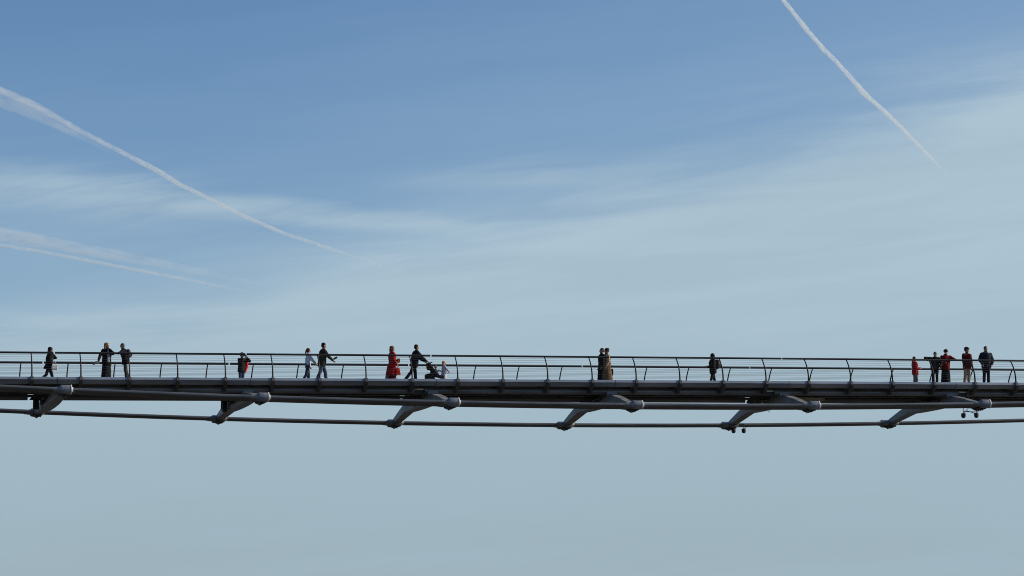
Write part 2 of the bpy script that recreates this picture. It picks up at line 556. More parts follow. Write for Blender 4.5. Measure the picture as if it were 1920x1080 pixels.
def arm(k):
    x = XA0 + 8 * k
    top = zk(x)
    hz = zh(x) - top
    bot = -1.04
    # (y, z_top, z_bottom, half width top, half width bottom)
    st = []
    ys = [-4.98, -4.6, -3.4, -2.35, -2.0, -1.2, 0, 1.2, 2.0, 2.35, 3.4, 4.6, 4.98]
    for y in ys:
        a = abs(y)
        if a <= 2.35:
            zb = bot + .03 * (a / 2.35) ** 2
            zt = -.61 - .20 * max(0, 1 - a / 2.0) ** .5
        else:
            q = (a - 2.35) / (4.98 - 2.35)
            zb = (bot + .03) * (1 - q) + (hz - .09) * q
            zt = -.62 * (1 - q) + (hz + .11) * q + .03 * math.sin(math.pi * q)
        w = .25 - .09 * max(0, (a - 1.5) / 3.5)
        st.append((y, zt, zb, w * .86, w))
    mb = MB()
    mb.rings([[(-wt_, y, zt), (-wb_, y, zb + .28 * (zt - zb)), (-wb_ * .93, y, zb), (wb_ * .93, y, zb), (wb_, y, zb + .28 * (zt - zb)), (wt_, y, zt)] for y, zt, zb, wt_, wb_ in st])
    arm_o = put('transverse_arm', auto_smooth(mb.mesh('transverse_arm'), 20), M['steel'], bridge, (x, 0, top))
    # bearing blocks under both edge tubes, hanger plates between
    for s in (-1, 1):
        put('bearing_block', MB().rings([[(-.235, s * (TY + .16), -.61), (.235, s * (TY + .16), -.61), (.20, s * (TY + .125), -.44), (-.20, s * (TY + .125), -.44)],
             [(-.235, s * (TY - .16), -.65), (.235, s * (TY - .16), -.65), (.20, s * (TY - .11), -.46), (-.20, s * (TY - .11), -.46)]]).mesh('bearing_block'), M['cast'], arm_o, (x, 0, top))
    for y, th, wx in ((1.35, .06, .38), (.25, .10, .34), (-.85, .05, .44)):
        put('hanger_plate', MB().box((0, y, -.52), (wx, th, .60)).mesh('hanger_plate'), M['steel'], arm_o, (x, 0, top))
    # viscous dampers lying beside the arm
    if k % 2 or k == 0:
        for dx in (-.38, .36):
            put('damper', MB().tube([(dx, -1.5, -.70), (dx * .9, -.2, -.74)], .05).tube([(dx * .9, -.2, -.74), (dx * .5, 1.4, -.78)], .08, 12).mesh('damper', True), M['dark'], arm_o, (x, 0, top))
    if k == 1:
        put('damper_bracket', MB().box((-.36, 1.55, -.84), (.20, .16, .52)).box((-.50, 1.5, -.80), (.05, .10, .42)).mesh('damper_bracket'), M['dark'], arm_o, (x, 0, top))
    if k == 0:
        put('damper_bracket', MB().box((-.44, 1.35, -.80), (.24, .16, .46)).mesh('damper_bracket'), M['dark'], arm_o, (x, 0, top))
    # saddle castings that clamp the cables
    for s in (-1, 1):
        mb = MB()
        rs = []
        for q, f in ((-.60, .70), (-.585, .85), (-.55, .96), (-.48, 1.0), (0, 1.0), (.30, 1.0), (.36, .96), (.40, .80)):
            sec = rnd([(-.20, -.155), (.20, -.155), (.20, .155), (-.20, .155)], 2)
            rs.append([(px * (.75 + .25 * f), s * (WC + q), hz + .042 * q + pz * f) for px, pz in sec])
        mb.rings(rs)
        put('saddle', auto_smooth(mb.mesh('saddle'), 40), M['saddle'], arm_o, (x, 0, top))
        dq = s * (WC + .43)
        dr = MB().rings([[(xx, dq + rr_ * math.cos(2 * math.pi * j / 24), hz + .02 + rr_ * math.sin(2 * math.pi * j / 24)) for j in range(24)]
                         for xx, rr_ in ((-.26, .085), (-.235, .15), (-.19, .178), (-.15, .185), (.188, .185))])
        put('saddle_drum', auto_smooth(dr.mesh('saddle_drum'), 40), M['cast'], arm_o, (x, 0, top))
        kp = MB()
        rs = []
        for q, f in ((-.56, .3), (-.52, .75), (-.42, .95), (-.1, 1.0), (.18, .95), (.27, .75), (.31, .3)):      # rounded keeper below the cables
            rs.append([(.215 * math.cos(R(t_)) * (.8 + .2 * f), s * (WC + q), hz - .05 - .185 * f * math.sin(R(t_))) for t_ in range(0, 181, 18)])
        kp.rings(rs)
        for q in (-.40, -.21, -.02, .16):       # bolt heads
            for t_ in (35, 90, 145):
                c0 = Vector((.20 * math.cos(R(t_)), s * (WC + q), hz - .05 - .172 * math.sin(R(t_))))
                nv = Vector((math.cos(R(t_)), 0, -math.sin(R(t_))))
                kp.tube([c0, c0 + nv * .03], .03, 6)
        put('keeper_plate', kp.mesh('keeper_plate'), M['bolt'], arm_o, (x, 0, top))
        for kk in range(4):
            o = (kk - 1.5) * .30
            put('cable_sleeve', SLEEVE, M['sleeve'], arm_o, (x, s * (WC + o), top + hz + .042 * o))
        ep = MB().rings([[(xx, dq + .198 * math.cos(2 * math.pi * j / 24), hz + .02 + .198 * math.sin(2 * math.pi * j / 24)) for j in range(24)] for xx in (.19, .232)])
        put('end_plate', ep.mesh('end_plate'), M['sleeve'], arm_o, (x, 0, top))  # flange rim painted pale for the sunlight along its edge
        # ribbed tail tapering onto the cables
        for kk in range(4):
            o = (kk - 1.5) * .30
            put('cable_boot', BOOT, M['cast'], arm_o, (x, s * (WC + o), top + hz + .042 * o))
    return arm_o


arm_objs = {k: arm(k) for k in ARMS}


# small round navigation lamps hung below two of the saddles
def lamp(x, y, z, r, drop, parent):
    mb = MB()
    mb.rings([[(r * f * math.cos(2 * math.pi * j / 14), r * f * math.sin(2 * math.pi * j / 14), q) for j in range(14)] for q, f in ((.11, .80), (.09, 1.0), (-.02, 1.0), (-.07, .85), (-.10, .5), (-.11, .1))])
    a = put('lamp_housing', auto_smooth(mb.mesh('lamp_housing'), 40), M['dark'], parent, (x, y, z))
    st = MB().tube([(0, 0, .11), (0, 0, drop)], .014, 6).tube([(.02, 0, .11), (.24, 0, drop)], .012, 6)
    put('lamp_bracket', st.mesh('lamp_bracket'), M['dark'], parent, (x, y, z))
    return a


x4, x5 = XA0 + 32, XA0 + 40
# far saddle of the fifth arm
for dx, dz in ((.02, -.30), (.52, -.29)):
    z = zh(x4) + dz
    lamp(x4 + dx, WC - .5, z, .10, .26, arm_objs[4])
put('lamp_arm', MB().tube([(-.1, 0, -.05), (.6, 0, -.05)], .03, 8).box((.40, 0, -.02), (.26, .16, .14)).mesh('lamp_arm'), M['dark'], arm_objs[4], (x4, WC - .5, zh(x4)))
# near saddle of the sixth arm
for dx in (-.60, .02):
    z = zh(x5 + dx) - .42
    lamp(x5 + dx, -WC + .5, z, .10, .34, arm_objs[5])
put('lamp_arm', MB().tube([(-.60, 0, -.26), (.02, 0, -.26)], .018, 6).tube([(-.44, 0, -.22), (.02, 0, -.34)], .014, 6).mesh('lamp_arm'), M['dark'], arm_objs[5], (x5, -WC + .5, zh(x5)))
# ring hanging under the fifth arm
ring_pts = [(0.0, .12 * math.cos(R(a)), -.06 - .10 * math.sin(R(a))) for a in range(0, 181, 20)]
put('hanging_loop', MB().tube(ring_pts, .010, 6).mesh('hanging_loop'), M['sleeve'], arm_objs[4], (x4 + .2, .4, zk(x4) - .97))


# ------------------------------------------------------------------ contrails: thin clouds of ice high above
def contrail(pts, alt, label, dens, fade, lump, seed, edge_bias=0.0):
    """pts: (u, v, width) sky directions of the trail; the cloud lies level at altitude alt"""
    P, Rr = [], []
    for u, v, w in pts:
        d = ray(u, v)
        k = (alt - CAM.z) / d.z
        P.append(CAM + d * k)
        Rr.append(w / FPX * k * 0.5)
    org = P[0]
    ax = (P[-1] - P[0])
    L = ax.length
    ax.normalize()
    ay = Vector((0, 0, 1)).cross(ax).normalized()
    rot = Matrix((ax, ay, Vector((0, 0, 1)))).transposed()
    loc = [rot.transposed() @ (p - org) for p in P]
    # fine resampling of centre line and radius
    N = 60
    xs = [L * i / (N - 1) for i in range(N)]

    def interp(x, vals):
        for i in range(len(loc) - 1):
            if x <= loc[i + 1].x or i == len(loc) - 2:
                q = (x - loc[i].x) / (loc[i + 1].x - loc[i].x)
                q = max(0, min(1, q))
                return vals[i] * (1 - q) + vals[i + 1] * q
    mb = MB()
    rings = []
    cy = [interp(x, [p.y for p in loc]) for x in xs]
    rd = [interp(x, Rr) for x in xs]
    for i, x in enumerate(xs):
        wob = 1.0 + lump * noise.noise(Vector((i * .31, seed, 0)))
        r = rd[i] * wob
        y0 = cy[i] + rd[i] * lump * .6 * noise.noise(Vector((i * .23, seed + 9, 0)))
        rings.append([(x, y0 + r * 1.0 * math.cos(2 * math.pi * j / 16), r * math.sin(2 * math.pi * j / 16)) for j in range(16)])
    mb.rings(rings)
    o = put('contrail', mb.mesh('contrail', True), None)
    o.location = org
    o.rotation_euler = rot.to_euler()
    tag(o, label, 'contrail', 'contrails in the sky')
    mt = bpy.data.materials.new('contrail_ice')
    mt.use_nodes = True
    t = NT(mt.node_tree)
    mt.node_tree.nodes.remove(mt.node_tree.nodes['Principled BSDF'])
    vol = t.node('ShaderNodeVolumePrincipled')
    vol.inputs['Color'].default_value = (0.88, 0.96, 1.0, 1)  # bluish: haze of the distant air put into the cloud colour
    vol.inputs['Anisotropy'].default_value = 0.25
    co = t.node('ShaderNodeTexCoord').outputs['Object']
    cx, cy_, cz = t.sep(co)
    rm = sum(rd) / N
    fr = t.div(cx, L)
    fc = t.node('ShaderNodeFloatCurve')
    t.link(fr, fc.inputs['Value'])
    cm = fc.mapping.curves[0]
    cm.points[0].location = (0, fade[0][1])
    cm.points[1].location = (1, fade[-1][1])
    for x, y in fade[1:-1]:
        cm.points.new(x, y)
    fc.mapping.update()
    nz = t.noise(t.xyz(t.div(cx, rm * 7), t.div(cy_, rm * 1.3), t.div(cz, rm * 1.3)), 1.0, 3.0, 0.55)
    dn = t.mul(t.mul(fc.outputs[0], dens / rm), t.step(nz, 0.30, 0.70, 0.25, 1.7))
    t.link(dn, vol.inputs['Density'])
    t.link(vol.outputs[0], mt.node_tree.nodes['Material Output'].inputs['Volume'])
    mt.volume_intersection_method = 'ACCURATE' if hasattr(mt, 'volume_intersection_method') else None
    try:
        mt.cycles.volume_step_rate = max(.001, rm * 0.5 / (L / 10))
    except Exception:
        pass
    o.data.materials.append(mt)
    return o


contrail([(-90, 122, 19), (0, 169, 16), (60, 194, 13), (110, 222, 11), (165, 253, 10), (230, 286, 9), (300, 323, 11), (340, 348, 9), (370, 361, 9), (450, 402, 8), (530, 437, 8), (610, 463, 7), (690, 489, 6), (760, 518, 5)],
         9500, 'long bright contrail slanting down from the left edge of the sky', 0.20, [(0, .4), (.2, .6), (.4, 1), (.7, .95), (.87, .5), (1, 0)], .35, 1.0)
contrail([(-80, 136, 42), (0, 181, 36), (60, 208, 32), (115, 234, 25), (165, 259, 17), (230, 291, 12)],
         9400, 'wide ragged veil of cloud hanging below the long left contrail', 0.075, [(0, 1), (.5, 1), (.8, .6), (1, 0)], .3, 4.0)
contrail([(-90, 442, 8), (0, 459, 8), (120, 480, 7), (250, 505, 7), (390, 532, 6), (490, 552, 5)],
         9200, 'narrow lower contrail of the close pair at the left edge', 0.26, [(0, 1), (.55, .95), (.8, .5), (1, 0)], .2, 2.0)
contrail([(-90, 420, 32), (0, 439, 28), (150, 466, 24), (300, 494, 17), (440, 522, 10), (520, 540, 6)],
         9300, 'faint broad upper contrail of the close pair at the left edge', 0.14, [(0, 1), (.5, .9), (.8, .5), (1, 0)], .2, 3.0)
contrail([(1400, -85, 9), (1468, 0, 9), (1505, 46, 9), (1545, 94, 10), (1565, 112, 9), (1590, 140, 9), (1620, 175, 10), (1665, 215, 9), (1700, 250, 8), (1735, 285, 7), (1778, 330, 5)],
         9800, 'crisp white contrail dropping from the top edge at the right', 0.22, [(0, 1), (.6, 1), (.85, .5), (1, .05)], .3, 5.0)


# ------------------------------------------------------------------ people
DECK = -0.05      # walking surface relative to the deck edge


JOBS = []


def remesh(mb, name, vox, mat, smooth_it=3, fold=0.0, seed=0.0, ff=9.0):
    """fuse overlapping closed shapes into one continuous skin (done for all at once in fuse_all)"""
    me = bpy.data.meshes.new(name)
    me.materials.append(mat)
    JOBS.append((me, mb, vox, smooth_it, fold, seed, ff))
    return me


def fuse_all():
    shop = bpy.data.scenes.new('workshop')      # scratch scene, removed again below
    tmps = []
    for me, mb, vox, it, fold, seed, ff in JOBS:
        tmp = bpy.data.objects.new('tmp', mb.mesh('tmp'))
        shop.collection.objects.link(tmp)
        md = tmp.modifiers.new('r', 'REMESH')
        md.mode = 'VOXEL'
        md.voxel_size = vox
        if it:
            sm = tmp.modifiers.new('s', 'SMOOTH')
            sm.iterations = it
            sm.factor = 0.5
        tmps.append(tmp)
    shop.view_layers[0].update()
    dg = shop.view_layers[0].depsgraph
    for tmp, (me, mb, vox, it, fold, seed, ff) in zip(tmps, JOBS):
        bm = bmesh.new()
        bm.from_mesh(tmp.evaluated_get(dg).data)
        for f in bm.faces:
            f.smooth = True
            f.material_index = 0
        if fold:
            bm.normal_update()
            off = Vector((seed * 7.3, seed * 3.1, seed))
            for v in bm.verts:
                p = v.co
                q = Vector((p.x * ff, p.y * ff, p.z * ff * .55)) + off
                v.co = p + v.normal * fold * (noise.noise(q) + .5 * noise.noise(q * 2.3))
        bm.to_mesh(me)
        bm.free()
    for tmp in tmps:
        m = tmp.data
        bpy.data.objects.remove(tmp)
        bpy.data.meshes.remove(m)
    bpy.data.scenes.remove(shop)


CLOTH = {}


def cloth(col, rough=0.85):
    k = (tuple(col), rough)
    if k not in CLOTH:
        CLOTH[k] = principled('cloth', col, rough, 0.0, 0.22, 14.0, 0.25, 0.12)
    return CLOTH[k]


SKIN = principled('skin', (0.32, 0.18, 0.12), 0.5, 0.0, 0.10, 20.0, 0.0, 0.4)
EYE = principled('eye', (0.03, 0.02, 0.018), 0.2, 0.0, 0.1)
LIP = principled('lip', (0.36, 0.13, 0.11), 0.45, 0.0, 0.1)


def ik(a, c, l1, l2, hint):
    a, c = Vector(a), Vector(c)
    d = c - a
    L = min(d.length, (l1 + l2) * .995)
    d = d.normalized()
    c = a + d * L
    x = (l1 * l1 - l2 * l2 + L * L) / (2 * L)
    hgt = math.sqrt(max(0, l1 * l1 - x * x))
    hv = Vector(hint)
    hv = (hv - d * hv.dot(d)).normalized()
    return a + d * x + hv * hgt, c


def person(u, Y, H, head_deg, label, legs=((8, 6), (-8, 8)), lean_deg=3.0, arms=(None, None), hints=(None, None), head=(0, 0),
           top=(.02, .02, .02), top_kind='jacket', hem=None, bottom=(.02, .02, .03), bottom_kind='trousers', skirt_hem=.12, hair=('short', (.03, .02, .015)),
           shoes=(.015, .015, .015), collar=True, girl=False, seat=None, shift=(0, 0), roll=0.0, inner=None, x_world=None, z_extra=0.0, wide=1.0, cuff=None, hood=False, fist=True, child=False, cap_col=None, sleeve=None, skin=SKIN):
    S = H / 1.75
    # where the person stands
    if x_world is None:
        x = 20.0
        for _ in range(30):
            pu, pv = proj((x, Y, zk(x) + .9))
            x += (u - pu) / 42.0
    else:
        x = x_world
    root = empty('person', (x, Y, zk(x) + DECK + z_extra), R(head_deg))
    tag(root, label, 'person', 'people crossing the footbridge')
    lg = []
    hipw = .088 * S
    drop = []
    for a, kf in legs:
        a1, a2 = R(a), R(a - kf)
        th = Vector((math.sin(a1), 0, -math.cos(a1))) * .43 * S
        shn = Vector((math.sin(a2), 0, -math.cos(a2))) * .42 * S
        lg.append((th, shn, a - kf))
        drop.append(-(th + shn).z)
    hz = max(drop) + .085 * S if seat is None else seat
    P = Vector((0, 0, hz))
    le = R(lean_deg)
    T = Vector((math.sin(le), math.sin(R(roll)), math.cos(le))).normalized()
    Fd = Vector((math.cos(le), 0, -math.sin(le)))
    Ld = T.cross(Fd).normalized()
    Nk = P + T * .53 * S
    hp, hy = R(head[0] + lean_deg * .4), R(head[1])
    hs = (1.16 if child else 1.0)
    Hv = Vector((math.sin(hp), 0, math.cos(hp)))
    Hc = Nk + T * .03 * S + Hv * .135 * S * hs
    Mh = Matrix.Rotation(hy, 3, 'Z') @ Matrix.Rotation(hp, 3, 'Y')

    def hd(px, py, pz):
        return Hc + Mh @ (Vector((px, py, pz)) * S * hs)

    body = MB()
    tw = wide * (.93 if girl else 1.0)
    tors = [(-.10, .075, .10), (-.06, .105, .15), (.0, .115, .165), (.12, .095, .135 if girl else .145), (.30, .118, .165), (.42, .108, .175), (.49, .085, .15), (.535, .055, .07)]

    def torso(mb, rows, infl, extra=0.0):
        rs = []
        for tdist, dd, ww in rows:
            c = P + T * tdist * S
            rs.append([c + Fd * (dd * S + infl) * math.cos(2 * math.pi * j / 18) + Ld * (ww * S * tw + infl) * math.sin(2 * math.pi * j / 18) for j in range(18)])
        mb.rings(rs)
    torso(body, tors, 0)
    body.cap(Nk - T * .03 * S, .06 * S, Hc - Hv * .05 * S, .052 * S)
    # head: skull, face, jaw, nose, brows and ears
    body.ell(hd(-.012, 0, .025), .098 * S * hs, .076 * S * hs, .102 * S * hs, Mh)
    body.ell(hd(.022, 0, -.03), .066 * S * hs, .060 * S * hs, .085 * S * hs, Mh)
    body.ell(hd(.055, 0, -.088), .028 * S, .030 * S, .022 * S, Mh)
    body.cap(hd(.084, 0, .012), .009 * S, hd(.103, 0, -.022), .0135 * S)
    body.cap(hd(.074, -.035, .028), .011 * S, hd(.074, .035, .028), .011 * S)
    for s2 in (-1, 1):
        body.ell(hd(-.005, s2 * .076, -.005), .018 * S, .009 * S, .030 * S, Mh)
    # legs and feet
    kn, an = [], []
    sho = MB()
    for i, s2 in enumerate((1, -1)):
        th, shn, sa = lg[i]
        h0 = P + Vector((0, s2 * hipw, -.01))
        k0 = h0 + th
        a0 = k0 + shn
        kn.append((h0, k0, a0))
        body.cap(h0, .080 * S, k0, .054 * S)
        body.cap(k0, .054 * S, k0 + shn * .35 + Vector((-.012, 0, 0)), .056 * S)
        body.cap(k0 + shn * .35, .056 * S, a0, .036 * S)
        tilt = R(max(-45, min(20, sa))) * 1.0 if a0.z > .11 * S else 0
        fd2 = Vector((math.cos(tilt), s2 * .12, math.sin(tilt) if tilt else 0)).normalized()
        heel = a0 + Vector((0, 0, -.04 * S)) - fd2 * .045 * S
        toe = a0 + Vector((0, 0, -.048 * S)) + fd2 * .165 * S
        body.cap(a0, .036 * S, heel, .034 * S)
        body.cap(heel, .034 * S, toe, .026 * S)
        sho.cap(a0 + Vector((0, 0, .02)), .046 * S, heel, .047 * S)
        sho.cap(heel, .046 * S, toe + fd2 * .02 * S, .037 * S)
        sho.cap(a0, .042 * S, a0 + fd2 * .09 * S + Vector((0, 0, -.03 * S)), .040 * S)
    # arms and hands
    am = []
    for i, s2 in enumerate((1, -1)):
        sh = P + T * .475 * S + Ld * s2 * .178 * S * tw
        tgt = arms[i]
        if tgt is None:
            tgt = sh + Vector((.06, s2 * .07, -.50)) * S
        else:
            tgt = Vector(tgt) * 1.0
        e0, w0 = ik(sh, tgt, .285 * S, .25 * S, hints[i] or (-.8, s2 * .5, -.4))
        am.append((sh, e0, w0))
        body.cap(sh, .052 * S, e0, .040 * S)
        body.cap(e0, .042 * S, w0, .028 * S)
        d = (w0 - e0).normalized()
        side = d.cross(Vector((0, s2, 0.15)))
        if side.length < .1:
            side = d.cross(Vector((1, 0, 0)))
        side.normalize()
        pal = side.cross(d).normalized()
        pc = w0 + d * .05 * S
        body.cap(w0, .024 * S, pc + side * .012 * S, .024 * S)
        body.cap(pc + side * .022 * S, .017 * S, pc - side * .022 * S, .017 * S)
        for q in range(4):
            b0 = pc + side * (.030 - .020 * q) * S + d * .028 * S
            ln = (.036, .042, .039, .030)[q] * S
            cv = pal * s2 * -1.0
            m0 = b0 + (d * .85 + cv * .5) * ln
            m1 = m0 + (d * .35 + cv * .9) * ln * .8
            body.cap(b0, .0095 * S, m0, .009 * S, 7)
            body.cap(m0, .009 * S, m1, .008 * S, 7)
        t0 = w0 + d * .022 * S + side * .022 * S
        t1 = t0 + (d * .55 + side * .7) * .042 * S
        body.cap(t0, .012 * S, t1, .010 * S, 7)
        body.cap(t1, .010 * S, t1 + (d * .9 + pal * -s2 * .3) * .03 * S, .0085 * S, 7)
    vb = .0135 * max(.8, S)
    bo = bpy.data.objects.new('body', remesh(body, 'body', vb, skin, 2))
    bo.parent = root
    C.objects.link(bo)

    def part(name, mb, mat, vox=.016, fold=.0, it=3, ff=9.0):
        o = bpy.data.objects.new(name, remesh(mb, name, vox, mat, it, fold, random.random() * 9, ff))
        o.parent = root
        C.objects.link(o)
        return o

    def raw(name, mb, mat):
        me = mb.mesh(name, True)
        me.materials.append(mat)
        o = bpy.data.objects.new(name, me)
        o.parent = root
        C.objects.link(o)
        return o
    for s2 in (-1, 1):
        raw('eye', MB().ell(hd(.074, s2 * .030, .008), .010 * S, .013 * S, .008 * S, Mh, 8), EYE)
    raw('mouth', MB().ell(hd(.083, 0, -.052), .008 * S, .024 * S, .007 * S, Mh, 8), LIP)
    part('shoes', sho, cloth(shoes, .6), .014, 0, 2)

    # ---- lower garment
    if bottom_kind == 'trousers':
        tr = MB()
        torso(tr, [(-.11, .09, .12), (-.05, .12, .16), (.02, .122, .168), (.12, .105, .15)], .012)
        for i in (0, 1):
            h0, k0, a0 = kn[i]
            dn = (a0 - k0).normalized()
            tr.cap(h0, .098 * S, k0, .074 * S)
            tr.cap(k0, .074 * S, k0 + (a0 - k0) * .45 + Vector((-.01, 0, 0)), .070 * S)
            tr.cap(k0 + (a0 - k0) * .45, .070 * S, a0 + dn * .0, .064 * S)
        part('trousers', tr, cloth(bottom), .017, .010)
    else:
        sk = MB()
        rs = []
        wz = (P + T * .10 * S).z
        kx = [k[1] for k in kn]
        ax_ = [k[2] for k in kn]
        fr_ = max(max(p.x for p in kx + ax_), .12 * S) + .07 * S
        bk = min(min(p.x for p in ax_ + kx), -.12 * S) - .07 * S
        for q in range(9):
            f = q / 8
            z = wz + (skirt_hem - wz) * f
            c = P.x + (P + T * .1 * S).x * (1 - f) * .8
            g0 = .12 * S + (fr_ - .12 * S) * f ** 1.2 * .8
            g1 = -.12 * S + (bk + .12 * S) * f ** 1.2 * .8
            mid = (g0 + g1) / 2 + c * (1 - f)
            hw = (g0 - g1) / 2
            ww = (.165 + .06 * f) * S * tw + .02
            rs.append([Vector((mid + hw * math.cos(2 * math.pi * j / 24), ww * math.sin(2 * math.pi * j / 24) * (1 + .05 * f * math.sin(5 * j)), z)) for j in range(24)])
        sk.rings(rs)
        part('skirt', sk, cloth(bottom), .018, .014, 2, 7.0)

    # ---- upper garment
    tp = MB()
    inf = .050 * S
    rows = [(-.04, .115, .158), (.06, .115, .155), (.16, .108, .152), (.30, .122, .168), (.42, .112, .178), (.49, .090, .150), (.54, .055, .075)]
    if top_kind == 'jacket':
        rows = [(-.15, .112, .160)] + rows
    elif top_kind == 'shirt':
        rows = [(-.05, .112, .158)] + rows[1:]
        inf = .018 * S
    torso(tp, rows, inf)
    if top_kind == 'coat':
        rs = []
        z0 = (P + T * .12 * S).z
        c0 = (P + T * .12 * S).x
        legx = []
        for k in kn:
            for q0, q1 in ((k[0], k[1]), (k[1], k[2])):
                if q1.z <= hem <= q0.z:
                    legx.append(q0.x + (q1.x - q0.x) * (q0.z - hem) / max(1e-4, q0.z - q1.z))
        legx = legx or [0.0]
        for q in range(9):
            f = q / 8
            z = z0 + (hem - z0) * f
            fl = f ** 1.2
            hw0 = .155 * S
            front = c0 * (1 - f) + hw0 + fl * max(.09 * S, (max(legx) + .10 * S) - .155 * S)
            back = c0 * (1 - f) - hw0 - fl * max(.10 * S, (-min(legx) + .10 * S) - .155 * S)
            mid, hw = (front + back) / 2, (front - back) / 2
            ww = (.155 + .075 * fl) * S * tw + inf
            rs.append([Vector((mid + hw * math.cos(2 * math.pi * j / 24), ww * math.sin(2 * math.pi * j / 24), z)) for j in range(24)])
        tp.rings(rs)
    sv = tp
    if sleeve:
        sv = MB()
    for sh, e0, w0 in am:
        sv.cap(sh - Vector((0, 0, .01)), .074 * S + inf * .35, e0, .060 * S + inf * .3)
        sv.cap(e0, .060 * S + inf * .3, w0 - (w0 - e0).normalized() * .015, .042 * S + inf * .2)
    if collar:
        rs = []
        for q, r0 in ((0, .080), (.04, .072), (.075, .070)):
            c = Nk + T * q * S - Fd * .004
            rs.append([c + Fd * r0 * S * math.cos(2 * math.pi * j / 14) + Ld * r0 * S * math.sin(2 * math.pi * j / 14) for j in range(14)])
        tp.rings(rs)
    if hood:
        tp.ell(Nk - Fd * .085 * S + T * .02 * S, .07 * S, .11 * S, .075 * S)
    up = part({'jacket': 'jacket', 'coat': 'coat', 'shirt': 'sweater'}[top_kind], tp, cloth(top), .016, .020)
    if sleeve:
        part('sunlit_sleeves', sv, cloth(sleeve), .016, .012)
    if inner:
        iv = MB()
        rs = []
        for tdist, dd, ww in ((-.04, .116, .125), (.12, .110, .115), (.30, .122, .10), (.44, .108, .07), (.52, .075, .05)):
            c = P + T * tdist * S + Fd * .012
            rs.append([c + Fd * (dd * S + inf + .014) * math.cos(2 * math.pi * j / 14) + Ld * ww * S * math.sin(2 * math.pi * j / 14) for j in range(14)])
        iv.rings(rs)
        part('sweater', iv, cloth(inner), .016, .006)

    # ---- hair and headwear
    kind, hc = hair
    hm = cloth(hc, .55)
    hr = MB()
    if kind != 'none':
        hr.ell(hd(-.028, 0, .048), .100 * S * hs, .086 * S * hs, .092 * S * hs, Mh)
        hr.ell(hd(-.050, 0, .0), .070 * S * hs, .080 * S * hs, .085 * S * hs, Mh)
        hr.cap(hd(.022, -.038, .088), .025 * S, hd(.022, .038, .088), .025 * S)
    if kind in ('long', 'pony', 'bun', 'bob'):
        for s2 in (-1, 1):
            hr.cap(hd(.01, s2 * .068, .05), .028 * S, hd(-.02, s2 * .075, -.05), .027 * S)
    if kind == 'long':
        for s2 in (-1, -.4, .4, 1):
            hr.cap(hd(-.055, s2 * .05, .0), .05 * S, hd(-.085 + .02 * abs(s2), s2 * .075, -.16), .042 * S)
            hr.cap(hd(-.085 + .02 * abs(s2), s2 * .075, -.16), .042 * S, hd(-.09, s2 * .07, -.24), .022 * S)
        hr.ell(hd(-.035, 0, .045), .118 * S, .100 * S, .102 * S, Mh)
        hr.ell(hd(-.06, 0, -.06), .085 * S, .100 * S, .12 * S, Mh)
        for s2 in (-1, 1):
            hr.cap(hd(-.01, s2 * .085, -.02), .034 * S, hd(-.02, s2 * .095, -.19), .030 * S)
    if kind == 'bob':
        hr.ell(hd(-.035, 0, .05), .120 * S * hs, .104 * S * hs, .100 * S * hs, Mh)
        hr.ell(hd(-.10, 0, -.02), .055 * S * hs, .09 * S * hs, .08 * S * hs, Mh)
        for s2 in (-1, -.4, .4, 1):
            hr.cap(hd(-.055, s2 * .055, .0), .052 * S, hd(-.07, s2 * .07, -.09), .042 * S)
    if kind == 'pony':
        hr.cap(hd(-.115, 0, .02), .036 * S, hd(-.135, 0, -.10), .034 * S)
        hr.cap(hd(-.135, 0, -.10), .034 * S, hd(-.12, 0, -.19), .015 * S)
    if kind == 'bun':
        hr.ell(hd(-.03, 0, .05), .112 * S, .100 * S, .100 * S, Mh)
        hr.ell(hd(-.10, 0, .085), .062 * S, .062 * S, .058 * S)
        hr.ell(hd(-.02, 0, .125), .04 * S, .04 * S, .035 * S)
    if kind == 'fur':
        hr.ell(hd(-.01, 0, .075), .125 * S, .115 * S, .085 * S, Mh)
        hr.cap(hd(.06, -.06, .07), .045 * S, hd(.06, .06, .07), .045 * S)
    if kind == 'hood':
        hr.ell(hd(-.03, 0, .02), .118 * S, .105 * S, .135 * S, Mh)
        hr.cap(hd(-.05, 0, -.06), .09 * S, Nk - Fd * .03, .095 * S)
    if kind == 'bald':
        hr = MB()
        for s2 in (-1, 1):
            hr.cap(hd(-.03, s2 * .068, .0), .022 * S, hd(-.085, s2 * .04, -.02), .026 * S)
        hr.cap(hd(-.09, -.04, -.02), .026 * S, hd(-.09, .04, -.02), .026 * S)
    nm = {'hood': 'hood', 'fur': 'fur_hat'}.get(kind, 'hair')
    part(nm, hr, hm, .0115, .010 if kind in ('fur', 'long', 'bun') else .005, 1, 26.0)
    if cap_col:
        cp = MB()
        cp.ell(hd(-.02, 0, .068), .112 * S, .095 * S, .085 * S, Mh)
        cp.cap(hd(.06, -.035, .065), .016 * S, hd(.125, -.022, .055), .013 * S)
        cp.cap(hd(.06, .035, .065), .016 * S, hd(.125, .022, .055), .013 * S)
        cp.cap(hd(.06, 0, .068), .016 * S, hd(.135, 0, .056), .013 * S)
        part('cap', cp, cloth(cap_col), .011, 0, 1)

    def world(p):
        c, s2 = math.cos(R(head_deg)), math.sin(R(head_deg))
        return Vector((x + c * p[0] - s2 * p[1], Y + s2 * p[0] + c * p[1], zk(x) + DECK + z_extra + p[2]))
    return dict(root=root, S=S, P=P, T=T, Fd=Fd, Ld=Ld, Nk=Nk, Hc=Hc, hd=hd, arms=am, world=world, x=x, rz=R(head_deg), hz=hz, part=part)


